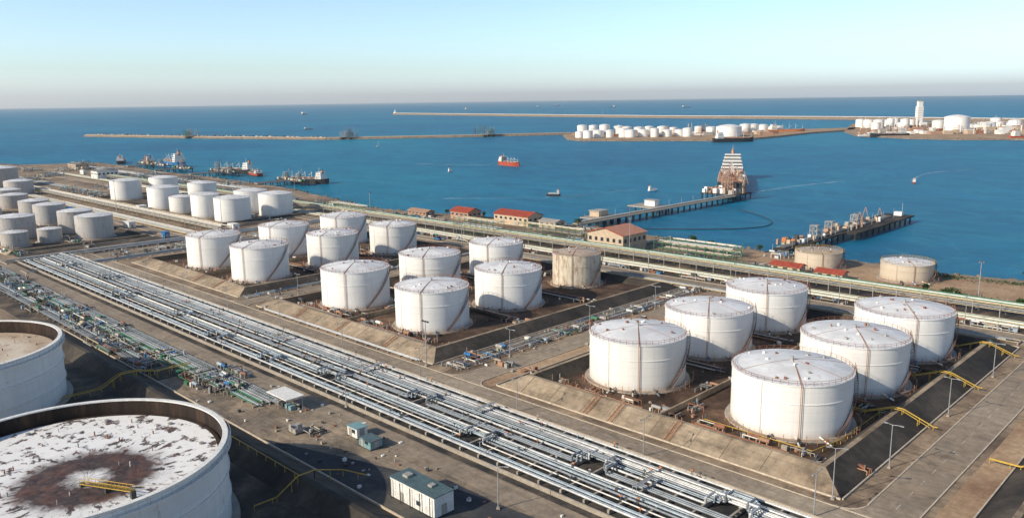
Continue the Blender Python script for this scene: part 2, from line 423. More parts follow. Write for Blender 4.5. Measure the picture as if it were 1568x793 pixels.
for x in (-133,-86):
    for y in (187,226,265): tank(x,y,13.9 if x<-100 else 14.5,13.7)
tank(-270,184,13.6,15); tank(-222,184,13.4,14.6); tank(-271,224,13.4,14.9); tank(-223,224.5,13.4,14.6); tank(-268,262,12.6,15)
tank(-225.5,270,10.6,14.0,'shellr','roofr','rusty_storage_tank')
for p in ((-391,182.6,13.1,15.7),(-345,182.7,13,15.7),(-390.5,222,13.1,16),(-347,224,12.7,15.7),(-398,265,13.2,15.6),(-351,265,12.6,15)): tank(*p)
for p in ((-732,267,12.6,16.4),(-642,262,11.8,16.8),(-725,297,12,17),(-606,261,9.4,12),(-565,260,9.9,16.8),(-649,297,11.2,16.8),(-530,263,12.2,16.6),(-566,296,12,16.2),(-535,299,12,16)): tank(*p,lod=1)
for p in ((-958,224,19,19),(-568,139,11.2,13.8),(-621,174,10.2,13.5),(-569,174,10.4,13.5),(-532,173,10.7,13.8),(-532,129,7.2,8.8),(-537,149,6.7,8),(-745,183,11,10.5),(-686,182,10.4,10.4),(-640,139,10.5,12),(-790,190,11,11),(-720,150,10,11),(-850,215,12,13)):
    tank(*p,shell='shellg',lod=1)
tank(-162,374,10.7,7.6,'shellb','roofr',lod=0,dome=.8,rail='yellow'); tank(-121,372,10.8,7.8,'shellb','roof',lod=0,dome=.8,rail='yellow')

def open_tank(x,y,R,h,zr,roof):
    e=empty('floating_roof_tank',(x,y,0))
    s=MB(); s.lathe(0,0,[(R+1.6,.1),(R+1.4,.6),(R-.1,.62)],'conc',128,False); s.obj('foundation_ring',e)
    s=MB(); s.lathe(0,0,[(R,.5),(R,h)],'shello',160)
    for zz,w in ((h-1.3,1.0),(h*.62,.35),(h*.3,.3)):
        s.lathe(0,0,[(R+.001,zz),(R+w,zz),(R+w,zz+.22),(R+.001,zz+.22)],'white' if w<1 else 'shello',160,False)
    s.lathe(0,0,[(R,h),(R+.45,h),(R+.45,h+.25),(R-.55,h+.25),(R-.55,h)],'white',160,False)
    s.obj('shell',e)
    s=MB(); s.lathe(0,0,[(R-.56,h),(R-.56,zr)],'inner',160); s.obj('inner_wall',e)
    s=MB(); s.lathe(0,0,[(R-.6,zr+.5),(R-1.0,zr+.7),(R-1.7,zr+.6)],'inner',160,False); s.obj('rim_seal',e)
    s=MB(); s.lathe(0,0,[(R-1.7,.02),(R*.6,-.1),(R*.3,-.1),(.05,0.05)],roof,128)
    s.obj('floating_roof',e,(0,0,zr+.55))
    s=MB()
    for i in range(34):
        a=U(0,2*pi); rr=U(.3,.93)*R; s.tube((cos(a)*rr,sin(a)*rr,zr+.4),(cos(a)*rr,sin(a)*rr,zr+U(.9,1.5)),U(.07,.14),random.choice(['white','rustp','grey']),6)
    for i in range(10):
        a=2*pi*i/10; s.lathe(cos(a)*R*.84,sin(a)*R*.84,[(.5,zr+.4),(.5,zr+.85),(.01,zr+.9)],'grey',12,False)
    s.obj('roof_legs',e)
    s=MB(); p=Vector((9.0,-.2,zr+1.0)); q=Vector((20.5,4.2,zr+1.9)); 
    d=(q-p); side=Vector((-.17,.45,0)); k=26
    for sg in (-1,1):
        s.tube(p+side*sg,q+side*sg,.08,'yellow',5); s.tube(p+side*sg+Vector((0,0,.8)),q+side*sg+Vector((0,0,.8)),.06,'yellow',5)
    for i in range(k+1):
        c=p+d*i/k; s.tube(c-side,c+side,.05,'yellow',4); 
        if i%2==0:
            for sg in (-1,1): s.tube(c+side*sg,c+side*sg+Vector((0,0,.8)),.04,'yellow',4)
    for c in (p,q,p+d*.5): s.box(c.x,c.y,zr+.45,.8,.8,c.z-zr-.45,'steel')
    s.tube(q+Vector((0,0,.8)),Vector((cos(.3)*(R-.3),sin(.3)*(R-.3),h+.3)),.09,'grey',5)
    s.obj('rolling_ladder',e)
    s=MB(); rr=R+.95
    for i in range(90):
        a=2*pi*i/90;a2=2*pi*(i+1)/90
        s.tube((cos(a)*rr,sin(a)*rr,h-1.1),(cos(a)*rr,sin(a)*rr,h),.04,'grey',4,cap=False)
        s.tube((cos(a)*rr,sin(a)*rr,h),(cos(a2)*rr,sin(a2)*rr,h),.05,'grey',4,cap=False)
    s.obj('wind_girder_rail',e)
open_tank(-157,41.5,28,17,13.6,'froofA')
open_tank(-254,41,28,17,13.3,'froofB')
open_tank(-57,41.5,28,17,13.3,'froofB')

# ------------------------------------------------------------ main pipe rack
def main_rack():
    e=empty('pipe_rack')
    s=MB(); ys=[]; y=117.4
    while y<141.5:
        r=random.choice([.10,.13,.16,.2,.24,.28]); ys.append((y+r,r)); y+=2*r+U(.16,.46)
        if random.random()<.15: y+=U(.5,1.4)
    loops=[(-440,3),(-392,3),(-350,4),(-300,3),(-262,4),(-226,3),(-198,4),(-163,3),(-134,4),(-104,4),(-72,4),(-30,4)]
    brk={}
    for lx,n in loops:
        i0=random.randrange(0,len(ys)-n-4)
        for j in range(n): brk.setdefault(i0+j,[]).append((lx+U(-.1,.1),j,n))
    for i,(y,r) in enumerate(ys):
        k=random.choices(['pipeA','pipeB','pipeC','pipeW'],[4,4,4,1.0])[0]
        x0=-476+U(-6,6); z=1.0+r
        cur=x0
        for lx,j,n in sorted(brk.get(i,[])):
            if lx-8<cur: continue
            dep=3.6-j*.1; half=1.6+(n-j)*.8; z2=z+1.2
            a=lx-half; bb=lx+half
            s.tube((cur,y,z),(a,y,z),r,k,8)
            s.path([(a,y,z),(a,y,z2),(a,y+dep,z2),(bb,y+dep,z2),(bb,y,z2),(bb,y,z)],r,k,8)
            cur=bb
        jx=U(-400,-60)
        if jx>cur+5 and random.random()<.5:
            s.tube((cur,y,z),(jx,y,z),r,k,8); s.tube((jx-.15,y,z),(jx+.15,y,z),r+.09,'steel',8); cur=jx; k=random.choice(['pipeA','pipeC','pipeB'])
        s.tube((cur,y,z),(45,y,z),r,k,8)
    s.obj('pipes',e)
    s=MB(); x=-474
    while x<45:
        s.box(x,129.3,.02,.5,24.5,.97,'conc'); x+=6.2
    s.box(-215,115.6,.02,530,.35,1.0,'conc'); s.box(-215,142.9,.02,530,.3,.7,'kerb')
    s.obj('sleepers',e)
    s=MB()
    for i in range(200):
        x=U(-470,20); y,r=random.choice(ys)
        s.tube((x,y,1),(x,y,1.9+U(0,.6)),.08,random.choice(['steel','blue','rustp']),6)
        s.tube((x-.35,y,1+r),(x+.35,y,1+r),r+.12,random.choice(['steel','pipeB']),8)
        s.tube((x-.3,y,2.1),(x+.3,y,2.1),.18,random.choice(['steel','orange','grey']),6)
    for i in range(9):
        x=-455+i*52+U(-8,8); y=U(121,138)
        s.box(x,y,2.6,1.1,U(5,9),.1,'lampgrey')
        for dx in (-.55,.55): s.tube((x+dx,y-3,3.5),(x+dx,y+3,3.5),.05,'yellow',4)
        for dy in (-3,3):
            for dx in (-.5,.5): s.tube((x+dx,y+dy,0),(x+dx,y+dy,3.5),.06,'lampgrey',4)
    s.obj('valves_and_crossovers',e)
main_rack()

def pipe_run(x0,x1,y0,y1,n,z,rr,kinds,step=7,name='pipeline',green=False,height=0,axis='x'):
    e=empty(name); s=MB()
    def P(a,b,c): return (a,b,c) if axis=='x' else (b,a,c)
    for i in range(n):
        y=y0+(y1-y0)*(i+.5)/n+U(-.1,.1); r=U(*rr); a=x0+U(0,6); b_=x1-U(0,6)
        if random.random()<.25 and x1-x0>60: a=U(x0,x0+(x1-x0)*.4)
        s.tube(P(a,y,z+height+r),P(b_,y,z+height+r),r,random.choice(kinds),6)
        if height>2 and i%2==0: s.tube(P(a,y,z+height*.55+r),P(b_,y,z+height*.55+r),r,random.choice(kinds),6)
    s.obj('pipes',e)
    s=MB(); x=x0; k='green' if green else ('conc' if height==0 else 'grey')
    yc=(y0+y1)/2; w=abs(y1-y0)+1
    while x<=x1:
        if height==0:
            c=P(x,yc,0); sx,sy=(.4,w) if axis=='x' else (w,.4)
            s.box(c[0],c[1],.02,sx,sy,z,'conc')
        else:
            for yy in (y0-.4,y1+.4): s.tube(P(x,yy,0),P(x,yy,z+height+.9),.16,k,4)
            for zz in (z+height-.2,z+height*.55-.2): s.tube(P(x,y0-.4,zz),P(x,y1+.4,zz),.14,k,4)
        x+=step
    if height>0:
        for yy in (y0-.4,y1+.4): s.tube(P(x0,yy,z+height-.3),P(x1,yy,z+height-.3),.12,k,4)
    s.obj('supports',e)
mixk=['pipeA','pipeB','pipeW','pipeC','pipeY','pipeB']
cream=['pipeY','pipeB','pipeA','pipeY','green','pipeW','pipeY']
pipe_run(-1100,60,314,324,13,.6,(.12,.27),cream,9)
pipe_run(-1000,60,326,334,9,.6,(.14,.28),cream,9,height=4.2,name='elevated_pipe_rack')
pipe_run(-372,-335,328,336,6,.6,(.12,.25),cream,5,green=True,height=9,name='green_pipe_rack')
pipe_run(-236,-190,345,352,6,.6,(.12,.25),cream,5,green=True,height=7,name='green_pipe_rack')
pipe_run(-240,-196,362,366,4,.6,(.12,.25),['pipeY','pipeW'],6,green=True,height=6,name='green_pipe_rack')
pipe_run(-340,-290,352,358,5,.6,(.12,.25),cream,5,green=True,height=6,name='green_pipe_rack')
pipe_run(-520,-470,330,338,5,.6,(.12,.25),cream,5,green=True,height=7,name='green_pipe_rack')
pipe_run(-470,-190,98,106,14,.5,(.08,.22),['pipeB','pipeC','pipeB','green','pipeA'],6)
pipe_run(-440,-250,90,95,8,.5,(.08,.2),['pipeB','pipeC','pipeB'],6)
pipe_run(158,292,-183.5,-175,9,.5,(.12,.24),mixk,6,axis='y')
pipe_run(158,292,-314,-310.5,4,.5,(.12,.24),mixk,6,axis='y')
pipe_run(110,330,-487,-474,14,.5,(.12,.25),mixk,6,axis='y')
pipe_run(110,330,-450,-440,9,.5,(.12,.25),mixk,6,axis='y')
pipe_run(-900,-480,214,224,12,.5,(.12,.28),mixk,8)
pipe_run(-1000,-480,228,236,8,.6,(.15,.28),cream,8,height=4,name='elevated_pipe_rack')
pipe_run(-300,-60,294.6,298.6,5,.5,(.12,.22),mixk,6)
pipe_run(335,398,-262,-256,4,.5,(.15,.25),cream,6,axis='y')
pipe_run(-1200,-700,370,382,10,.5,(.15,.3),mixk,8)
pipe_run(-290,-190,151.8,153.4,3,.4,(.12,.2),['pipeW','pipeA'],6)
pipe_run(-1100,-800,262,272,9,.5,(.15,.3),mixk,8)

def manifold(x,y,w,d,n=26,hmax=3.0,name='pipe_manifold',pal=None):
    s=MB(); pal=pal or ['pipeA','pipeB','pipeW','steel','grey','rustp','green','blue','pipeY','pipeC','steel','conc','grey','pipeB']
    for i in range(n):
        a,b_=U(-w/2,w/2),U(-d/2,d/2); t=random.random(); k=random.choice(pal)
        if t<.45:
            z=U(.5,hmax*.7); L=U(.3,.9)
            if random.random()<.5: s.path([(x-w/2*L,y+b_,0),(x-w/2*L,y+b_,z),(x+w/2*L,y+b_,z),(x+w/2*L,y+b_,0)],U(.08,.2),k,6)
            else: s.path([(x+a,y-d/2*L,0),(x+a,y-d/2*L,z),(x+a,y+d/2*L,z),(x+a,y+d/2*L,0)],U(.08,.2),k,6)
        elif t<.6: s.tube((x+a,y+b_,.0),(x+a,y+b_,U(1,hmax)),U(.2,.5),k,10)
        elif t<.75: s.box(x+a,y+b_,.03,U(.6,2.2),U(.6,1.8),U(.5,1.6),k)
        elif t<.9: s.tube((x+a,y+b_,0),(x+a,y+b_,U(1.5,hmax*1.4)),.09,k,5); 
        else:
            r=U(.35,.6); s.tube((x+a-1.4,y+b_,1+r),(x+a+1.4,y+b_,1+r),r,k,12); s.box(x+a-.9,y+b_,.03,.3,.9,1.1,'conc'); s.box(x+a+.9,y+b_,.03,.3,.9,1.1,'conc')
    s.obj(name)
for x in range(-470,-205,14): manifold(x+U(-3,3),97+U(-4,4),15,12,32,2.4)
for x in range(-900,-480,20): manifold(x+U(-4,4),242+U(-2,2),14,6,18); 
for x in range(-1000,-520,18): manifold(x,350+U(-8,12),18,12,30,4)
for x in range(-520,-250,15): manifold(x,349+U(-4,6),14,8,24,3.4)
for x in range(-470,-60,20): manifold(x+U(-4,4),311+U(-.5,.5),16,4,16,2)
for y in range(160,290,16): manifold(-179,y,8,12,18,2); manifold(-311.5,y,3,12,8,2); manifold(-452,y,12,12,22,4); manifold(-292,y,4,10,8,2)
for x in range(-700,-500,18): manifold(x,158+U(-3,3),12,6,18); manifold(x,280+U(-2,2),12,7,20); manifold(x,123+U(-2,2),14,7,14)
BP=['rustp','stairtan','pipeW','pipeB','steel','conc','stairtan','grey']
for x in range(-290,-60,12): manifold(x,168.3,8,3.4,10,1.8,pal=BP)
for x in (-109,-247,-368):
    for y in (176,190,214,232,256,272): manifold(x+U(-5,3),y,5,8,9,2.2,pal=BP)
for x in (-68,-76,-196,-202,-322,-330,-150,-292): 
    for y in (205,245): manifold(x,y,6,6,8,2,pal=BP)
for x in range(-860,-760,18):
    for y in (130,160,260,290): manifold(x,y,14,14,22,5)
for (x,y) in ((-216,353),(-205,372),(-222,380),(-180,350),(-300,372),(-315,385),(-245,378),(-186,384),(-172,389)): manifold(x,y,14,10,26,4)
for (x,y) in ((-1050,300),(-1120,340),(-1180,380),(-1000,270),(-1100,250),(-1220,390),(-1080,380),(-960,380),(-1160,310),(-860,380),(-780,388)): manifold(x,y,34,24,60,6)
manifold(-210,99,8,6,18,2); manifold(-168,100,6,5,8,1.5); manifold(-225,108,14,5,20,3)

def yellow_line(pts,r=.22,name='yellow_pipeline',k='yellow',posts=True):
    s=MB(); s.path(pts,r,k,8)
    if posts:
        for a,b_ in zip(pts,pts[1:]):
            a=Vector(a);b_=Vector(b_);L=(b_-a).length
            for i in range(int(L/4)+1):
                c=a+(b_-a)*(i*4/L if L else 0)
                s.tube((c.x,c.y,0),(c.x,c.y,c.z),.09,k,4)
    s.obj(name)
for y in (203,240,278):
    yellow_line([(-100,y,.9),(-73,y,.9),(-66.5,y,3.6),(-64,y,3.6),(-57,y,1.0),(-56,y,1.0)],.17)
    yellow_line([(-100,y-1.2,.9),(-73,y-1.2,.9),(-66.5,y-1.2,3.6),(-64,y-1.2,3.6),(-57.5,y-1.2,1.0)],.11)
yellow_line([(-42,192,1.2),(-36,192,1.2),(-31,192,3.8),(-10,192,3.8),(20,192,1.2)],.24)
yellow_line([(-100,169.3,1.3),(-72,169.3,1.3),(-70,180,1.3),(-70,203,1.0)],.11)
yellow_line([(-237,63,1.2),(-237,74,1.2),(-237,79.5,4.0),(-237,84,4.0),(-237,90,2.4),(-237,100,2.4)],.15)
yellow_line([(-238.4,63,1.2),(-238.4,74,1.2),(-238.4,79.5,4.0),(-238.4,84,4.0),(-238.4,90,2.4),(-238.4,100,2.4)],.1)
yellow_line([(-142,70,1.2),(-142,75,1.2),(-142,80,4.0),(-142,84,4.0),(-142,91,1.6),(-136,93,1.6)],.14)
yellow_line([(-180,80.5,4.0),(-142,80.5,4.0)],.1)
def dike_stair(x,y0,h,w=1.3,k='stairtan'):
    s=MB()
    for i in range(13):
        t=i/12; s.box(x,y0+t*6,t*h+.1,w,.3,.08,k)
    for dx in (-w/2,w/2):
        s.tube((x+dx,y0,.1),(x+dx,y0+6,h+.1),.08,k,4)
        s.tube((x+dx,y0,1.2),(x+dx,y0+6,h+1.2),.05,k,4)
        for i in range(5): s.tube((x+dx,y0+i*1.5,h*i/4),(x+dx,y0+i*1.5,h*i/4+1.2),.04,k,4)
    s.obj('dike_access_stair')
for x in (-126,-118,-101): dike_stair(x,154,3.0)
for x in (-240,-212,-268): dike_stair(x,154,2.6)
for x in (-360,-340): dike_stair(x,156,2.4)

# ------------------------------------------------------------ lamps
def lamp(x,y,h=9,a=0.0,name='street_lamp'):
    e=empty(name,(x,y,0),a)
    s=MB(); s.box(0,0,.02,.7,.7,.35,'conc'); s.tube((0,0,.3),(0,0,h),.14,'lampgrey',8,.08); s.obj('pole',e)
    s=MB(); s.tube((0,0,h),(1.6,0,h+.25),.07,'lampgrey',6); s.box(1.9,0,h+.12,.9,.35,.18,'lampgrey'); s.tube((0,0,h),(-1.2,0,h+.2),.06,'lampgrey',6); s.box(-1.4,0,h+.1,.8,.35,.18,'lampgrey'); s.obj('lamp_head',e)
for x in range(-460,0,40): lamp(x,143.6,9,pi/2)
for y in (175,215,255): lamp(-57.2,y,10); lamp(-173.5,y,9); lamp(-299.6,y,9)
lamp(-60.3,152.8,11,.4); lamp(-107,104,9,.5); lamp(-176,115,9,.4)
for x in range(-440,40,45): lamp(x,310,10,pi/2)
def mast(x,y,h,k='lampgrey'):
    s=MB(); s.box(x,y,.02,1,1,.4,'conc'); s.tube((x,y,.3),(x,y,h),.22,k,8,.12)
    s.tube((x-1.4,y,h),(x+1.4,y,h),.1,k,5)
    for dx in (-1.2,0,1.2): s.box(x+dx,y,h,.6,.5,.4,'steel')
    s.obj('floodlight_mast')
for p in ((-186.5,151.5,14),(-420,300,24),(-333,299,18),(-500,240,22),(-640,225,24),(-800,240,24),(-245,336,20),(-83,336,18),(-700,330,24),(-560,330,20),(-1000,330,24),(-900,340,22)): mast(*p)

# ------------------------------------------------------------ yard objects
e=empty('canopy_shelter',(-188,104,0))
s=MB(); s.box(0,0,3.7,10,5.5,.25,'white'); s.box(0,0,3.5,9.6,5.1,.19,'grey'); s.obj('roof',e)
s=MB()
for dx in (-4.5,0,4.5):
    for dy in (-2.3,2.3): s.tube((dx,dy,.03),(dx,dy,3.5),.12,'lampgrey',6)
for dx in (-3,-1,1,3): s.box(dx,0,.04,1.2,1.5,1.2,random.choice(['grey','teal','steel'])); 
s.obj('posts_and_pumps',e)
def cabin(x,y,sx,sy,sz,k,name,rz=0,roofk=None):
    e=empty(name,(x,y,0),rz)
    s=MB(); s.box(0,0,.25,sx,sy,sz,k)
    nn=int(sx/1.2)
    for i in range(nn):
        xx=-sx/2+.6+i*1.2
        for sg in (-1,1): s.box(xx,sg*(sy/2+.03),.35,.12,.06,sz-.2,k)
    for dx in (-sx/2+.1,sx/2-.1):
        for dy in (-sy/2+.1,sy/2-.1): s.box(dx,dy,.02,.5,.5,.23,'steel')
    s.obj('body',e)
    s=MB(); s.box(0,0,sz+.25,sx+.3,sy+.3,.14,roofk or k); s.obj('roof',e)
    s=MB(); s.box(-sx*.22,-sy/2-.06,.3,1,.08,2,'grey'); s.box(sx*.15,-sy/2-.06,1.3,1.2,.08,.9,'glass')
    s.box(sx/2+.05,0,.4,.08,1.4,2.1,'grey')
    if sx>13:
        for i in range(5): s.tube((-sx/2+.8+i*3.1,-sy/2-.5,.0),(-sx/2+.8+i*3.1,-sy/2-.5,sz+.2),.09,'steel',5)
        s.box(-sx*.3,0,sz+.39,1.6,1.6,.5,'grey'); s.box(sx*.2,.5,sz+.39,1.2,1.2,.4,'grey')
    s.obj('door_and_window',e)
    return e
cabin(-120,95,14,5,4.2,'white','equipment_container',0,'roofgrey')
cabin(-158,106,4,3,2.3,'white','pump_cabin',0,'teal'); cabin(-150.5,104.5,4.6,3.4,1.8,'teal','pump_cabin',0,'roofgrey')
cabin(-171,97,3.2,2.6,1.2,'grey','pump_cabin')
cabin(-333,311.5,5,3,3,'white','site_cabin'); cabin(-430,341,8,3,3,'blue','site_cabin')
for i in range(26):
    cabin(U(-1180,-480),random.choice([U(325,365),U(232,244),U(200,204)]),U(4,12),U(3,6),U(2.6,5),random.choice(['white','beige','grey','white','blue']),'site_cabin')
s=MB()
for i in range(90):
    x=U(-228,-75); y=U(89,112); s.box(x,y,.04,U(.2,.9),U(.2,.9),U(.1,.7),random.choice(['grey','conc','steel','rustp','white']))
s.obj('yard_debris')
s=MB()
for i in range(420):
    x=U(-470,-60); y=random.choice([U(160,290),U(161,172),U(200,212),U(238,250)]); 
    if any((x-a)**2+(y-b_)**2<17**2 for a in (-133,-86,-270,-222,-391,-345) for b_ in (184,225,265)): continue
    s.box(x,y,.12,U(.3,1.4),U(.3,1.4),U(.2,1.0),random.choice(['grey','conc','steel','rustp','white','stairtan']),U(0,3))
s.obj('basin_debris')
s=MB()
for (bx0,bx1) in ((-146,-114),(-104,-74),(-284,-252),(-242,-200),(-420,-374),(-362,-326)):
    for yy in (165.5,205.0,207.8,244.5,247.5):
        for j in range(2):
            s.tube((bx0+U(0,4),yy+j*.6,.8),(bx1-U(0,4),yy+j*.6,.8),U(.1,.2),random.choice(['rustp','pipeW','stairtan','pipeB']),6)
        x=bx0
        while x<bx1: s.tube((x,yy,.1),(x,yy,U(1.1,2.0)),.08,'stairtan',4); x+=3
s.obj('basin_pipework')

def vehicle(name,x,y,rz,L,W,Hh,k,cabin_len):
    e=empty(name,(x,y,.08),rz)
    s=MB(); s.box(0,0,.45,L,W,Hh*.42,k); a,b_=L*.5-cabin_len-L*.12,L*.5-L*.12
    zb=.45+Hh*.42; zt=.45+Hh; t=.22
    vs=[(a,-W/2,zb),(b_,-W/2,zb),(b_,W/2,zb),(a,W/2,zb),(a+t,-W/2+.12,zt),(b_-.5,-W/2+.12,zt),(b_-.5,W/2-.12,zt),(a+t,W/2-.12,zt)]
    s.add(vs,[(0,1,5,4),(1,2,6,5),(2,3,7,6),(3,0,4,7)],'glass'); s.add(vs[4:],[(0,1,2,3)],k); s.obj('body',e)
    s=MB()
    for dx in (-L*.32,L*.32):
        for sg in (-1,1): s.tube((dx,sg*(W/2-.2),.38),(dx,sg*(W/2+.03),.38),.38,'black',14)
    s.obj('wheels',e)
vehicle('pickup_truck',-166,236,pi/2,5.2,1.9,1.8,'white',1.9); vehicle('pickup_truck',-360,304,0,5.2,1.9,1.8,'blue',1.9)
vehicle('parked_car',-390,348,pi/2,4.4,1.8,1.4,'white',2.6); vehicle('parked_car',-394,348,pi/2,4.4,1.8,1.4,'redhull',2.6)

# ------------------------------------------------------------ buildings
def gable(name,x0,x1,y0,y1,h,rise,wall,roof,ridge='x'):
    e=empty(name,((x0+x1)/2,(y0+y1)/2,0)); sx,sy=x1-x0,y1-y0
    s=MB(); s.box(0,0,.02,sx,sy,h,wall)
    if ridge=='x':
        for sg in (-1,1):
            xx=sg*sx/2*.999; s.add([(xx,-sy/2,h),(xx,sy/2,h),(xx,0,h+rise)],[(0,1,2) if sg>0 else (2,1,0)],wall)
    else:
        for sg in (-1,1):
            yy=sg*sy/2*.999; s.add([(-sx/2,yy,h),(sx/2,yy,h),(0,yy,h+rise)],[(0,1,2) if sg<0 else (2,1,0)],wall)
    s.obj('walls',e)
    s=MB(); o=.7
    if ridge=='x':
        for sg in (-1,1):
            a=[(-sx/2-o,sg*(sy/2+o),h-.2),(sx/2+o,sg*(sy/2+o),h-.2),(sx/2+o,0,h+rise+.15),(-sx/2-o,0,h+rise+.15)]
            s.add(a+[(p[0],p[1],p[2]+.25) for p in a],[(0,1,2,3),(4,5,6,7),(0,1,5,4),(1,2,6,5),(3,0,4,7)],roof)
            for i in range(int(sx/2)):
                x=-sx/2+1+i*2; s.tube((x,sg*(sy/2+o),h+.1),(x,0,h+rise+.45),.06,roof,4)
    else:
        for sg in (-1,1):
            a=[(sg*(sx/2+o),-sy/2-o,h-.2),(sg*(sx/2+o),sy/2+o,h-.2),(0,sy/2+o,h+rise+.15),(0,-sy/2-o,h+rise+.15)]
            s.add(a+[(p[0],p[1],p[2]+.25) for p in a],[(0,1,2,3),(4,5,6,7),(0,1,5,4),(1,2,6,5),(3,0,4,7)],roof)
            for i in range(int(sy/2)):
                y=-sy/2+1+i*2; s.tube((sg*(sx/2+o),y,h+.1),(0,y,h+rise+.45),.09,'red',4)
            s.tube((sg*(sx/2+o),-sy/2-o,h),(0,-sy/2-o,h+rise+.35),.3,'red',4)
    s.obj('roof',e)
    s=MB(); n=max(2,int(sx/4))
    for i in range(n):
        x=-sx/2+sx*(i+.5)/n
        s.box(x,-sy/2-.04,h*.55,sx/n*.45,.1,h*.22,'glass'); 
        if i%3==1: s.box(x,-sy/2-.04,.05,sx/n*.6,.12,h*.42,'grey')
    n=max(2,int(sy/4))
    for i in range(n):
        y=-sy/2+sy*(i+.5)/n; s.box(sx/2+.04,y,h*.55,.1,sy/n*.45,h*.22,'glass')
    s.box(sx/2+.04,0,.05,.12,3,3,'grey')
    s.obj('windows_and_doors',e)
gable('beige_warehouse',-277,-253,341,362,9,3,'beige','pink','y')
gable('red_roof_building',-383,-352,373,387,6.5,2.2,'beige','red','x')
gable('red_roof_building',-421,-403,368,380,5.5,2.2,'pink','red','x')
gable('brown_roof_building',-458,-438,360,368,3.5,1.2,'pink','pink','x')
gable('red_roof_building',-174,-160,350,356,3.2,1.1,'beige','red','x')
gable('red_roof_building',-152,-140,349,355,3,1.0,'beige','red','x')
gable('white_office_building',-970,-950,318,340,9,1,'white','grey','x')
gable('white_office_building',-1150,-1120,350,366,7,1,'beige','grey','x')
gable('control_building',-348,-334,379,388,4,1.0,'beige','grey','x')

# ------------------------------------------------------------ vegetation
def tree(x,y,h,r,name='tree'):
    e=empty(name,(x,y,0))
    s=MB(); s.tube((0,0,0),(0.1,0,h*.55),.22,'bark',7,.12)
    cl=[]
    for i in range(6):
        a=U(0,2*pi); q=(cos(a)*r*U(.4,.7),sin(a)*r*U(.4,.7),h*U(.6,.9)); s.tube((0,0,h*U(.3,.5)),q,.1,'bark',5,.04); cl.append(q)
    cl.append((0,0,h*.85)); s.obj('trunk',e)
    s=MB()
    for c in cl:
        for i in range(80):
            d=Vector((U(-1,1),U(-1,1),U(-.8,.8)))
            if d.length>1: continue
            p=Vector(c)+d*r*.5; t=Vector((U(-1,1),U(-1,1),U(-1,1))).normalized(); w=t.cross(Vector((U(-1,1),U(-1,1),1))).normalized(); z=U(.15,.38)
            s.add([tuple(p+t*z),tuple(p+w*z),tuple(p-t*z),tuple(p-w*z)],[(0,1,2,3)],'leaf')
    s.obj('crown',e)
for (x,y) in ((-104,347),(-99,346.5),(-94,347),(-72,347),(-66,388),(-80,395),(-240,390),(-228,386),(-200,388),(-130,391),(-440,381),(-405,386),(-330,394),(-283,392),(-300,393)): tree(x+U(-2,2),y+U(-1,1),U(3,5.5),U(1.6,2.8))
s=MB()
for i in range(2600):
    cx,cy=random.choice([(-95,352),(-60,348),(-110,388),(-85,392),(-250,390),(-40,370),(-20,352)])
    x=random.gauss(cx,7); y=random.gauss(cy,3); 
    if y>393 or y<344.5: continue
    p=Vector((x,y,U(.05,.9))); t=Vector((U(-1,1),U(-1,1),U(-.3,1))).normalized(); w=t.cross(Vector((U(-1,1),U(-1,1),1))).normalized(); z=U(.15,.5)
    s.add([tuple(p+t*z),tuple(p+w*z),tuple(p-t*z),tuple(p-w*z)],[(0,1,2,3)],'leaf')
s.obj('shrubs')

# ------------------------------------------------------------ jetties
def deck(s,x0,x1,y0,y1,z=1.6,k='conc',pile=8):
    s.box((x0+x1)/2,(y0+y1)/2,z-.8,x1-x0,y1-y0,.8,k)
    x=x0+1
    while x<=x1:
        y=y0+1
        while y<=y1:
            s.tube((x,y,SEA-2),(x,y,z-.7),.5,'darkconc_shade',6); y+=pile
        x+=max(pile*.6,(x1-x0-2) if x1-x0>2 else 1)
def frame_tower(s,x,y,w,h,k,z=1.6,lv=4):
    for dx in (-w/2,w/2):
        for dy in (-w/2,w/2): s.tube((x+dx,y+dy,z),(x+dx,y+dy,z+h),.25,k,4)
    for i in range(1,lv+1):
        zz=z+h*i/lv; z0=z+h*(i-1)/lv
        s.box(x,y,zz-.15,w+.8,w+.8,.2,k)
        for sx_ in (-w/2,w/2):
            s.tube((x+sx_,y-w/2,z0),(x+sx_,y+w/2,zz),.14,k,4); s.tube((x-w/2,y+sx_,z0),(x+w/2,y+sx_,zz),.14,k,4)
            s.tube((x+sx_,y-w/2,zz+1.1),(x+sx_,y+w/2,zz+1.1),.08,k,4)
def loading_arm(s,x,y,h,k,z=1.6,a=pi/2):
    s.tube((x,y,z),(x,y,z+h*.55),.5,k,8,.35)
    p=Vector((x,y,z+h*.55)); q=p+Vector((cos(a)*h*.12,sin(a)*h*.12,h*.48)); r=q+Vector((cos(a)*h*.16,sin(a)*h*.16,-h*.5))
    s.tube(p-(q-p)*.35,q,.22,k,6); s.tube(q,r,.2,k,6); t=p-(q-p)*.38; s.box(t.x,t.y,t.z,1.2,1.2,1.2,'steel')
e=empty('loading_jetty'); s=MB()
deck(s,-334,-327,396,592,1.8); deck(s,-360,-327,592,618,2.2,'darkconc_shade'); deck(s,-360,-334,490,508,1.8); deck(s,-348,-334,420,446,1.8)
s.obj('deck',e)
s=MB(); 
for (x,y,w,h) in ((-336,600,5,13),(-345,608,5,15),(-331,610,4,11)): frame_tower(s,x,y,w,h,'pink',2.2,4)
s.obj('loading_towers',e)
s=MB()
for (x,y,h) in ((-340,596,16),(-352,612,18),(-340,614,17),(-329,606,15)): loading_arm(s,x,y,h,random.choice(['orange','pink','stairtan','beige']),2.2,U(0,1.5))
s.obj('loading_arms',e)
s=MB()
for i in range(6): s.tube((-333+i*.6,398,2.4),(-333+i*.6,600,2.4),.2,random.choice(['pipeY','pipeW','pipeB']),6)
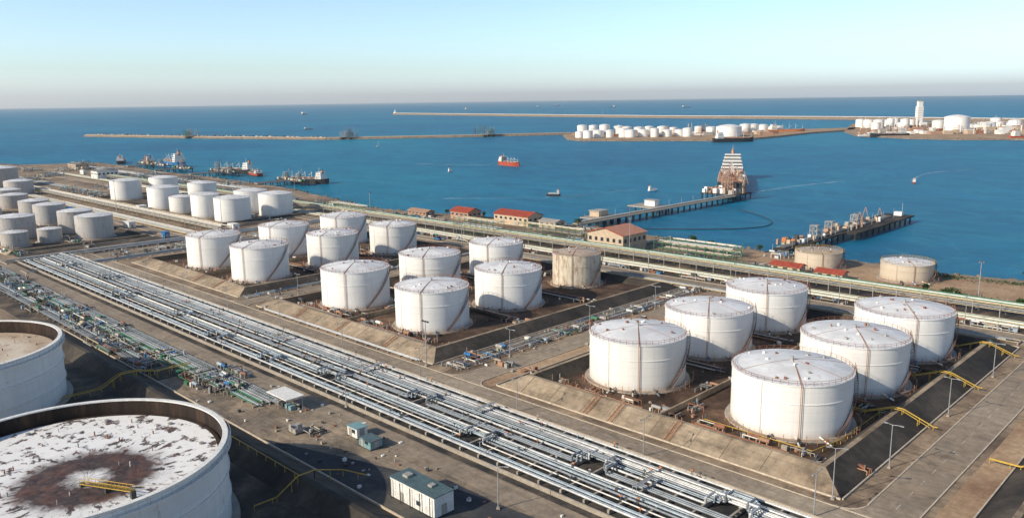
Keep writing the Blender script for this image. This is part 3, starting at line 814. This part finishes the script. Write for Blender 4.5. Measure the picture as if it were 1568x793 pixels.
for i in range(50): s.box(U(-358,-330),U(594,616),2.2,U(1,4),U(1,4),U(1,5),random.choice(['pink','grey','white','stairtan','beige']))
for i in range(12): s.tube((-327.3,400+i*16,1.8),(-327.3,400+i*16,8),.12,'lampgrey',5)
s.box(-345,500,1.8,9,6,4,'white'); s.box(-345,500,5.8,10,7,.4,'grey'); s.box(-342,433,1.8,8,10,3.5,'beige'); s.box(-342,433,5.3,9,11,.5,'grey')
s.obj('deck_equipment',e)
e=empty('loading_jetty'); s=MB(); deck(s,-196,-188,396,470,1.6,'darkconc_shade'); deck(s,-200,-182,470,566,1.6,'darkconc_shade',9); s.obj('deck',e)
s=MB()
for i in range(6): s.tube((-195+i*.8,398,2.2),(-195+i*.8,550,2.2),.22,random.choice(['pipeY','pipeW','pipeB']),6)
for i in range(60): s.box(U(-200,-190),U(405,540),1.6,U(.8,3),U(.8,3),U(.8,3.0),random.choice(['white','grey','beige','steel','orange','pink']))
for (y,h) in ((480,10),(488,10),(496,12),(520,9)): loading_arm(s,-189,y,h,random.choice(['grey','pink']),1.6,0)
for (y) in (448,468,505): frame_tower(s,-197,y,4,6,'grey',1.6,2)
s.box(-190,560,1.6,5,4,2.5,'white'); s.tube((-188,560,1.6),(-188,560,10),.2,'lampgrey',6)
for i in range(9): s.tube((-188.5,402+i*18,1.6),(-188.5,402+i*18,8),.12,'lampgrey',5)
s.obj('deck_equipment',e)
def small_jetty(x,y0,y1,w,towers):
    e=empty('loading_jetty'); s=MB(); deck(s,x-3,x+3,y0-4,y1,1.6); deck(s,x-w/2,x+w/2,y1-10,y1,1.8,'darkconc_shade'); s.obj('deck',e)
    s=MB()
    for i in range(towers): frame_tower(s,x-w/2+w*(i+.5)/towers,y1-5,4,U(6,11),random.choice(['pink','grey']),1.8,3)
    for i in range(towers): loading_arm(s,x-w/2+w*(i+.5)/towers,y1-2,U(9,15),random.choice(['steel','grey','pink']),1.8)
    for i in range(26): s.box(x+U(-w/2,w/2),y1-5+U(-4,4),1.7,U(1,4),U(1,4),U(1,3),random.choice(['beige','grey','white','green','pink']))
    for i in range(4): s.tube((x-2+i,y0-4,2.2),(x-2+i,y1-8,2.2),.25,'pipeB',6)
    s.obj('deck_equipment',e)
small_jetty(-1112,414,450,90,2); small_jetty(-916,410,452,60,2); small_jetty(-752,404,446,50,2); small_jetty(-1010,408,444,40,1)
s=MB(); pts=[]
for i in range(31):
    t=i/30; a=t*2.9; pts.append((-318+70*sin(a)*1.0,420+130*t,SEA+.25))
s.path(pts,.25,'steel',6); s.obj('floating_hose')

# ------------------------------------------------------------ ships
def ship(name,x,y,rz,L,B,hull,deckk,boot='redhull',tall=1.0,clutter=0):
    e=empty(name,(x,y,SEA),rz)
    H=(L*.075+1.0)*tall
    st=[(-.5,.70,.45,1.1),(-.42,.95,.8,1.05),(-.2,1,1,1.0),(.2,1,1,1.0),(.36,.85,.7,1.1),(.45,.5,.3,1.25),(.5,.05,.02,1.4)]
    s=MB(); vs=[]
    for t,bd,bw,zz in st:
        for sg in (-1,1): vs.append((t*L,sg*bw*B/2,-.5))
        for sg in (-1,1): vs.append((t*L,sg*(bw+(bd-bw)*.35)*B/2,H*.35))
        for sg in (-1,1): vs.append((t*L,sg*bd*B/2,H*zz))
    fs=[];fb=[];fd=[]
    for i in range(len(st)-1):
        a=i*6;c=a+6
        fb+= [(a,c,c+2,a+2),(a+1,a+3,c+3,c+1)]
        fs+= [(a+2,c+2,c+4,a+4),(a+3,a+5,c+5,c+3)]
        fd+= [(a+4,c+4,c+5,a+5)]
    s.add(vs,fb+[(0,2,3,1)],boot); s.add(vs,fs+[(2,4,5,3)],hull); s.add(vs,fd,deckk); s.obj('hull',e)
    s=MB(); bx=-.34*L; fl=4 if L>40 else 2; fh=max(1.4,L*.034)*tall
    if L>150: fh=3.3; fl=5
    for i in range(fl):
        w=B*(.86-.06*i); l=L*.16*(1-.08*i)*(.6 if L>150 else 1); s.box(bx,0,H*1.02+i*fh,l,w,fh*.92,'white'); s.box(bx+.02*L*(.3 if L>150 else 1),0,H*1.02+i*fh+fh*.45,l*.98,w+.1,fh*.25,'glass')
        s.box(bx,0,H*1.02+i*fh+fh*.93,l+.4,w+.6,.15,'white')
    zt=H*1.02+fl*fh
    s.obj('superstructure',e)
    s=MB(); fr=min(B*.12,1.8)
    s.tube((bx-L*.05,0,zt-fh),(bx-L*.05,0,zt+fh*1.1),fr,'orange' if hull!='orange' else 'blue',10,fr*.75); s.tube((bx-L*.05,0,zt+fh*1.1),(bx-L*.05,0,zt+fh*1.4),fr*.75,'black',10)
    mh=min(L*.1,9)
    s.tube((bx+min(L*.04,4),0,zt),(bx+min(L*.04,4),0,zt+mh),.2,'white',6,.1); s.tube((bx+min(L*.04,4),-1.5,zt+mh*.6),(bx+min(L*.04,4),1.5,zt+mh*.6),.1,'white',5)
    s.obj('funnel_and_mast',e)
    s=MB(); z=H*1.03; mh=min(L*.14,14)
    if L>30:
        for yy in (-B*.2,0,B*.2): s.tube((-.22*L,yy,z+.8),(.36*L,yy,z+.8),.3,random.choice(['grey','rustp','pipeW']),6)
        for t in (-.1,.08,.25): 
            s.tube((t*L,0,z),(t*L,0,z+mh),.35,'white',6,.2); s.tube((t*L,0,z+mh*.8),(t*L+mh*.5,B*.1,z+mh*.4),.2,'white',5)
            s.box(t*L,0,z,3,B*.6,1.2,'rustp')
        s.tube((.44*L,0,z),(.44*L,0,z+mh),.3,'white',6,.12)
    for i in range(clutter):
        t=U(-.22,.40); bw=.42 if t<.3 else .28
        k=random.choice(['pink','stairtan','rustp','beige','grey','white','orange'])
        q=random.random(); yy=U(-bw,bw)*B
        if q<.55: s.box(t*L,yy,z-.1,U(1.5,6),U(1,4),U(.6,2),k)
        elif q<.72: s.tube((t*L,yy,z),(t*L,yy,z+U(2,7)),U(.2,.4),k,6)
        elif q<.96: s.tube((t*L-U(5,15),yy,z+1),(t*L+5,yy,z+1),U(.2,.45),k,6)
        else: frame_tower(s,t*L,yy*.6,U(2.5,4),U(5,9),'pink',z,3)
    for i in range(20):
        t=-.2+.6*i/20
        for sg in (-1,1): s.tube((t*L,sg*B*.48,z-.2),(t*L,sg*B*.48,z+1),.06,'white',4)
    s.obj('deck_gear',e)
ship('tanker_ship',-739,749,PHI+radians(-58),46,11,'redhull','rustp')
ship('tanker_ship',*cf(212,778),PHI+radians(-105.5),190,25,'black','pink','rustp',.58,clutter=160)
ship('cargo_ship',-1108,470,PHI+radians(128),72,16,'blue','grey','blue',1.15)
ship('supply_vessel',-1195,470,radians(170),46,12,'orange','rustp')
ship('tanker_ship',-1240,450,PHI+radians(110),45,11,'black','rustp','black')
ship('cargo_ship',-930,470,PHI+radians(150),60,12,'black','grey','black')
ship('supply_vessel',-880,468,PHI+radians(125),34,10,'redhull','grey','black')
ship('cargo_ship',-752,460,PHI+radians(150),52,11,'black','grey','black')
ship('tugboat',-470,531,PHI+radians(170),12,4.5,'black','grey','black')
ship('tugboat',-423,614,PHI+radians(20),9,3.2,'white','grey','blue')
ship('tugboat',-267,821,PHI+radians(70),6,2.4,'redhull','grey')
ship('tugboat',-730,640,PHI+radians(30),6,2.4,'white','grey')
ship('cargo_ship',*cf(420,1540),PHI+radians(8),80,14,'black','rustp','black')
ship('cargo_ship',*cf(640,1900),PHI+radians(5),90,14,'orange','grey')
ship('cargo_ship',*cf(760,1640),PHI+radians(185),80,14,'black','grey','black')
ship('cargo_ship',*cf(950,1500),PHI+radians(4),70,12,'redhull','grey')
for X,Y in ((-640,2600),(300,9000),(640,11000),(1000,8000),(1500,7000),(-1500,6000),(2100,4200),(-400,7500)): ship('distant_ship',*cf(X,Y),PHI+U(0,3),80 if Y>3000 else 30,14 if Y>3000 else 6,random.choice(['black','grey','blue']),'grey','black')
def sailboat(X,Y,h):
    x,y=cf(X,Y); e=empty('sailing_boat',(x,y,SEA),PHI+1.1)
    s=MB(); L=h*.8
    s.add([(-L/2,-L*.14,1.2),(L*.1,-L*.16,1.2),(L/2,0,1.5),(L*.1,L*.16,1.2),(-L/2,L*.14,1.2),(-L*.45,0,-.3),(L*.4,0,-.3)],[(0,1,2,3,4),(0,5,6,1),(1,6,2),(4,3,6,5),(3,2,6),(0,4,5)],'white'); s.obj('hull',e)
    s=MB(); s.tube((0,0,1.2),(0,0,h),.15,'lampgrey',6); s.obj('mast',e)
    s=MB(); s.add([(-.3,0,2.5),(-L*.45,.3,2.5),(-.2,0,h*.97),(.2,0,2),(L*.45,.2,2),(.1,0,h*.85)],[(0,1,2),(3,4,5)],'white'); s.obj('sails',e)
sailboat(-250,1545,11); sailboat(300,4400,32); sailboat(520,4600,28)
m,nt,b=_nodes('wake_foam'); v=coords(nt,True,(1,1,1)); a=noise(nt,v,.12,8,.75)
b.inputs['Base Color'].default_value=(.55,.68,.72,1); b.inputs['Roughness'].default_value=.6
nt.links.new(ramp(nt,a,[(.42,0.0),(.60,.6)]),b.inputs['Alpha']); M['foam']=m
def wake(pts,w0,w1):
    s=MB(); n=len(pts); vs=[]
    for i,(x,y) in enumerate(pts):
        j=min(i,n-2); d=Vector((pts[j+1][0]-pts[j][0],pts[j+1][1]-pts[j][1])).normalized(); w=w0+(w1-w0)*i/(n-1)
        vs+=[(x-d.y*w/2,y+d.x*w/2,SEA+.12),(x+d.y*w/2,y-d.x*w/2,SEA+.12)]
    s.add(vs,[(2*i,2*i+1,2*i+3,2*i+2) for i in range(n-1)],'foam'); s.obj('boat_wake')
def line(X0,Y0,X1,Y1,n=12,bow=0): return [cf(X0+(X1-X0)*i/n,Y0+(Y1-Y0)*i/n+bow*sin(pi*i/n)) for i in range(n+1)]
wake(line(-10,1055,-130,1100),4,8); wake(line(118,752,30,700,12,-6),1.5,3); wake(line(60,690,-60,700),1,4)
wake(line(180,680,330,800,14,10),2,5); wake(line(390,790,520,900,12,30),2,4); wake(line(240,1400,120,1480),3,5)

# ------------------------------------------------------------ breakwaters, island, far terminal
def breakwater(pts,w,h,name='breakwater',top='conc'):
    e=empty(name); s=MB(); n=len(pts); vs=[]
    for i,(x,y) in enumerate(pts):
        a=pts[max(0,i-1)]; c=pts[min(n-1,i+1)]; d=Vector((c[0]-a[0],c[1]-a[1])).normalized(); nn=Vector((-d.y,d.x))
        for off,z in ((-w,SEA-.5),(-w*.5,h-1),(-w*.5,h),(w*.5,h),(w*.5,h-1),(w,SEA-.5)): vs.append((x+nn.x*off,y+nn.y*off,z))
    for i in range(n-1):
        for j in range(5):
            q=[vs[i*6+j],vs[i*6+j+1],vs[(i+1)*6+j+1],vs[(i+1)*6+j]]
            s.add(q,[(0,1,2,3)],'rock' if j in (0,4) else top)
    for k_ in (0,n-1): s.add(vs[k_*6:k_*6+6],[(0,1,2,3,4,5)],'rock')
    s.obj('mound',e); return e
breakwater([(-2406,790),(-2000,900),(-1609,1038),(-1430,1260),(-1273,1500)],14,2.2,top='beige')
breakwater([(-4305,3308),(-3000,3080),(-2013,2925),(-1156,2890),(-560,2750)],26,8,top='white')
s=MB()
for i in range(60): 
    t=i/59; x=-2400+(790)*t; y=792+246*t
    s.box(x,y,2.2,U(2,10),U(2,5),U(.8,3),random.choice(['rock','grey','steel','beige'])); 
for (x,y) in ((-2010,900),(-1580,1075),(-1390,1320)):
    for j in range(7): 
        s_x=x+U(-26,26); s_y=y+U(-20,24); frame_tower(s,s_x,s_y,6,U(8,20),random.choice(['steel','grey','green']),1.6,3); s.box(s_x,s_y,SEA,8,8,4.6,'darkconc_shade')
        loading_arm(s,s_x+5,s_y,U(14,26),'grey')
s.obj('breakwater_berths')
s=MB()
s.box(-4305,3308,6,14,14,8,'white'); s.tube((-4305,3308,14),(-4305,3308,30),3,'white',10,2); s.obj('harbour_lighthouse')
def isl(name,pts,k='dirt'):
    s=MB(); s.poly(pts,0.3,k); n=len(pts); cx=sum(p[0] for p in pts)/n; cy=sum(p[1] for p in pts)/n
    for i in range(n):
        a=pts[i]; c=pts[(i+1)%n]; ea=(a[0]+(a[0]-cx)*.02,a[1]+(a[1]-cy)*.02); ec=(c[0]+(c[0]-cx)*.02,c[1]+(c[1]-cy)*.02)
        s.add([(a[0],a[1],.3),(c[0],c[1],.3),(ec[0],ec[1],SEA-.5),(ea[0],ea[1],SEA-.5)],[(3,2,1,0)],'rock')
    s.obj(name)
def C(u,D): return cf((u-784)/1240*D*.985,D)
isl('terminal_island',[C(868,1900),C(876,1690),C(900,1640),C(1060,1590),C(1130,1560),C(1200,1700),C(1250,1850),C(1312,1960),C(1316,2080),C(1190,2000),C(1060,1960),C(900,1980)])
isl('far_terminal_land',[C(1300,1900),C(1320,1690),C(1400,1560),C(1480,1500),C(1560,1480),C(1680,1400),C(1800,1500),C(1800,2700),C(1560,2500),C(1310,2350)],'dirt')
def far_tank(u,D,R,h,k='shell'): 
    x,y=C(u,D); s=MB(); s.lathe(x,y,[(R,0.3),(R,h)],k,28); s.lathe(x,y,[(R,h),(R*.7,h+R*.1),(R*.35,h+R*.17),(.05,h+R*.2)],'roof' if k=='shell' else 'shellg',28); s.lathe(x,y,[(R+.3,h-.4),(R+.3,h+.3),(R-.2,h+.3)],k,28,False); s.obj('distant_storage_tank')
for u in (890,905,920,938,955,972,990,1007,1024,1042,1056): far_tank(u+U(-3,3),U(1690,1740),U(8,11.5),U(12,18),'shell')
for u in (893,912,930,948,962,982,1000,1018,1035,1072): far_tank(u+U(-3,3),U(1820,1880),U(8,12),U(14,22))
far_tank(1120,1700,26,20); far_tank(1093,1760,11,17)
for u in (1145,1158,1172,1186,1150,1168,1196): far_tank(u,U(1850,1960),U(9,14),U(10,18))
for u in (1322,1334,1350,1362,1374,1386,1400,1346,1368,1390): far_tank(u,U(1900,2150),U(9,13),U(14,24))
far_tank(1470,1760,25,32); far_tank(1442,1830,13,22)
for u in (1495,1508,1520,1535,1548,1560,1500,1530,1555,1515): far_tank(u,U(1800,2150),U(9,15),U(8,18))
s=MB()
for i in range(300):
    if random.random()<.4: u=U(885,1195); D=U(1720,1940)
    else: u=U(1325,1600); D=U(1640,2100)
    x,y=C(u,D); t=random.random(); k=random.choice(['grey','beige','white','rustp','white','beige','pink','white','beige'])
    if t<.6: s.box(x,y,.3,U(6,26),U(6,20),U(2,8),k,PHI)
    elif t<.8: s.tube((x,y,0),(x,y,U(10,28)),U(.5,1.2),k,6)
    else: frame_tower(s,x,y,U(6,12),U(8,20),random.choice(['grey','pink']),.3,3)
s.obj('far_terminal_plant')
x,y=C(1411,1950); s=MB(); s.box(x,y,.3,13,13,52,'white',PHI); s.box(x,y,52.3,10,10,12,'white',PHI); s.box(x,y,64.3,11.5,11.5,1.2,'grey',PHI)
for i in range(9): s.box(x,y,4+i*5.5,13.3,13.3,.6,'grey',PHI)
s.tube((x,y,65),(x,y,73),.5,'grey',6); s.box(x+13,y-8,.3,14,10,16,'white',PHI); s.obj('control_tower')

# ------------------------------------------------------------ maritime haze: real scattering air layer over land and sea
hm=bpy.data.materials.new('sea_haze_air'); hm.use_nodes=True; nt=hm.node_tree; nt.nodes.clear()
vs_=nt.nodes.new('ShaderNodeVolumeScatter'); vs_.inputs['Color'].default_value=(.88,.94,1,1); vs_.inputs['Density'].default_value=3.0e-5; vs_.inputs['Anisotropy'].default_value=0.2
oo=nt.nodes.new('ShaderNodeOutputMaterial'); nt.links.new(vs_.outputs[0],oo.inputs['Volume']); M['haze']=hm
s=MB(); s.box(-6000,16000,-40,66000,50000,540,'haze'); s.obj('haze_layer')

# ------------------------------------------------------------ camera
P=math.atan(243/1240)
cam=bpy.data.cameras.new('camera'); co=bpy.data.objects.new('camera',cam); COL.objects.link(co); scene.camera=co
cam.sensor_width=36; cam.lens=36*1240/1568; cam.clip_start=1; cam.clip_end=90000
co.matrix_world=Matrix.Translation((0,0,80))@Matrix.Rotation(PHI,4,'Z')@Matrix.Rotation(pi/2-P,4,'X')@Matrix.Rotation(-0.0134,4,'Z')

# ------------------------------------------------------------ light
el=radians(29); tx,ty=0.33,1.0
sunv=Vector((-tx,-ty)).normalized()
sl=bpy.data.lights.new('sun','SUN'); sl.energy=5.0; sl.angle=radians(.5); sl.color=(1.0,.89,.72)
so=bpy.data.objects.new('sun',sl); COL.objects.link(so)
d=Vector((tx,ty,0)).normalized()*cos(el)+Vector((0,0,-sin(el)))
so.rotation_euler=d.to_track_quat('-Z','Y').to_euler(); so.location=(0,-200,300)
w=bpy.data.worlds.new('World'); scene.world=w; w.use_nodes=True; nt=w.node_tree
bg=nt.nodes['Background']; sk=nt.nodes.new('ShaderNodeTexSky'); sk.sky_type='NISHITA'; sk.sun_disc=False
sk.sun_elevation=el; sk.sun_rotation=math.atan2(sunv.x,sunv.y); sk.altitude=80; sk.air_density=1.0; sk.dust_density=1.2; sk.ozone_density=1.0
tc=nt.nodes.new('ShaderNodeTexCoord'); sp=nt.nodes.new('ShaderNodeSeparateXYZ'); nt.links.new(tc.outputs['Generated'],sp.inputs[0])
cr=nt.nodes.new('ShaderNodeValToRGB'); el_=cr.color_ramp.elements
for q in (.05,.12,.3): el_.new(q)
K=4.4
for e_,(p,c) in zip(el_,((0.0,(2.05,2.5,3.6)),(0.04,(1.5,1.86,2.3)),(0.115,(1.38,1.62,1.98)),(0.28,(.78,.90,1.02)),(1.0,(.68,.78,.90)))): e_.position=p; e_.color=(c[0]/K,c[1]/K,c[2]/K,1)
nt.links.new(sp.outputs['Z'],cr.inputs[0])
mx=nt.nodes.new('ShaderNodeMix'); mx.data_type='RGBA'; mx.blend_type='MULTIPLY'; mx.inputs[0].default_value=1
nt.links.new(sk.outputs[0],mx.inputs[6]); nt.links.new(cr.outputs[0],mx.inputs[7])
vm=nt.nodes.new('ShaderNodeVectorMath'); vm.operation='SCALE'; vm.inputs['Scale'].default_value=K
nt.links.new(mx.outputs[2],vm.inputs[0]); nt.links.new(vm.outputs[0],bg.inputs[0]); bg.inputs[1].default_value=0.12
scene.view_settings.view_transform='Standard'; scene.view_settings.look='None'; scene.view_settings.exposure=0
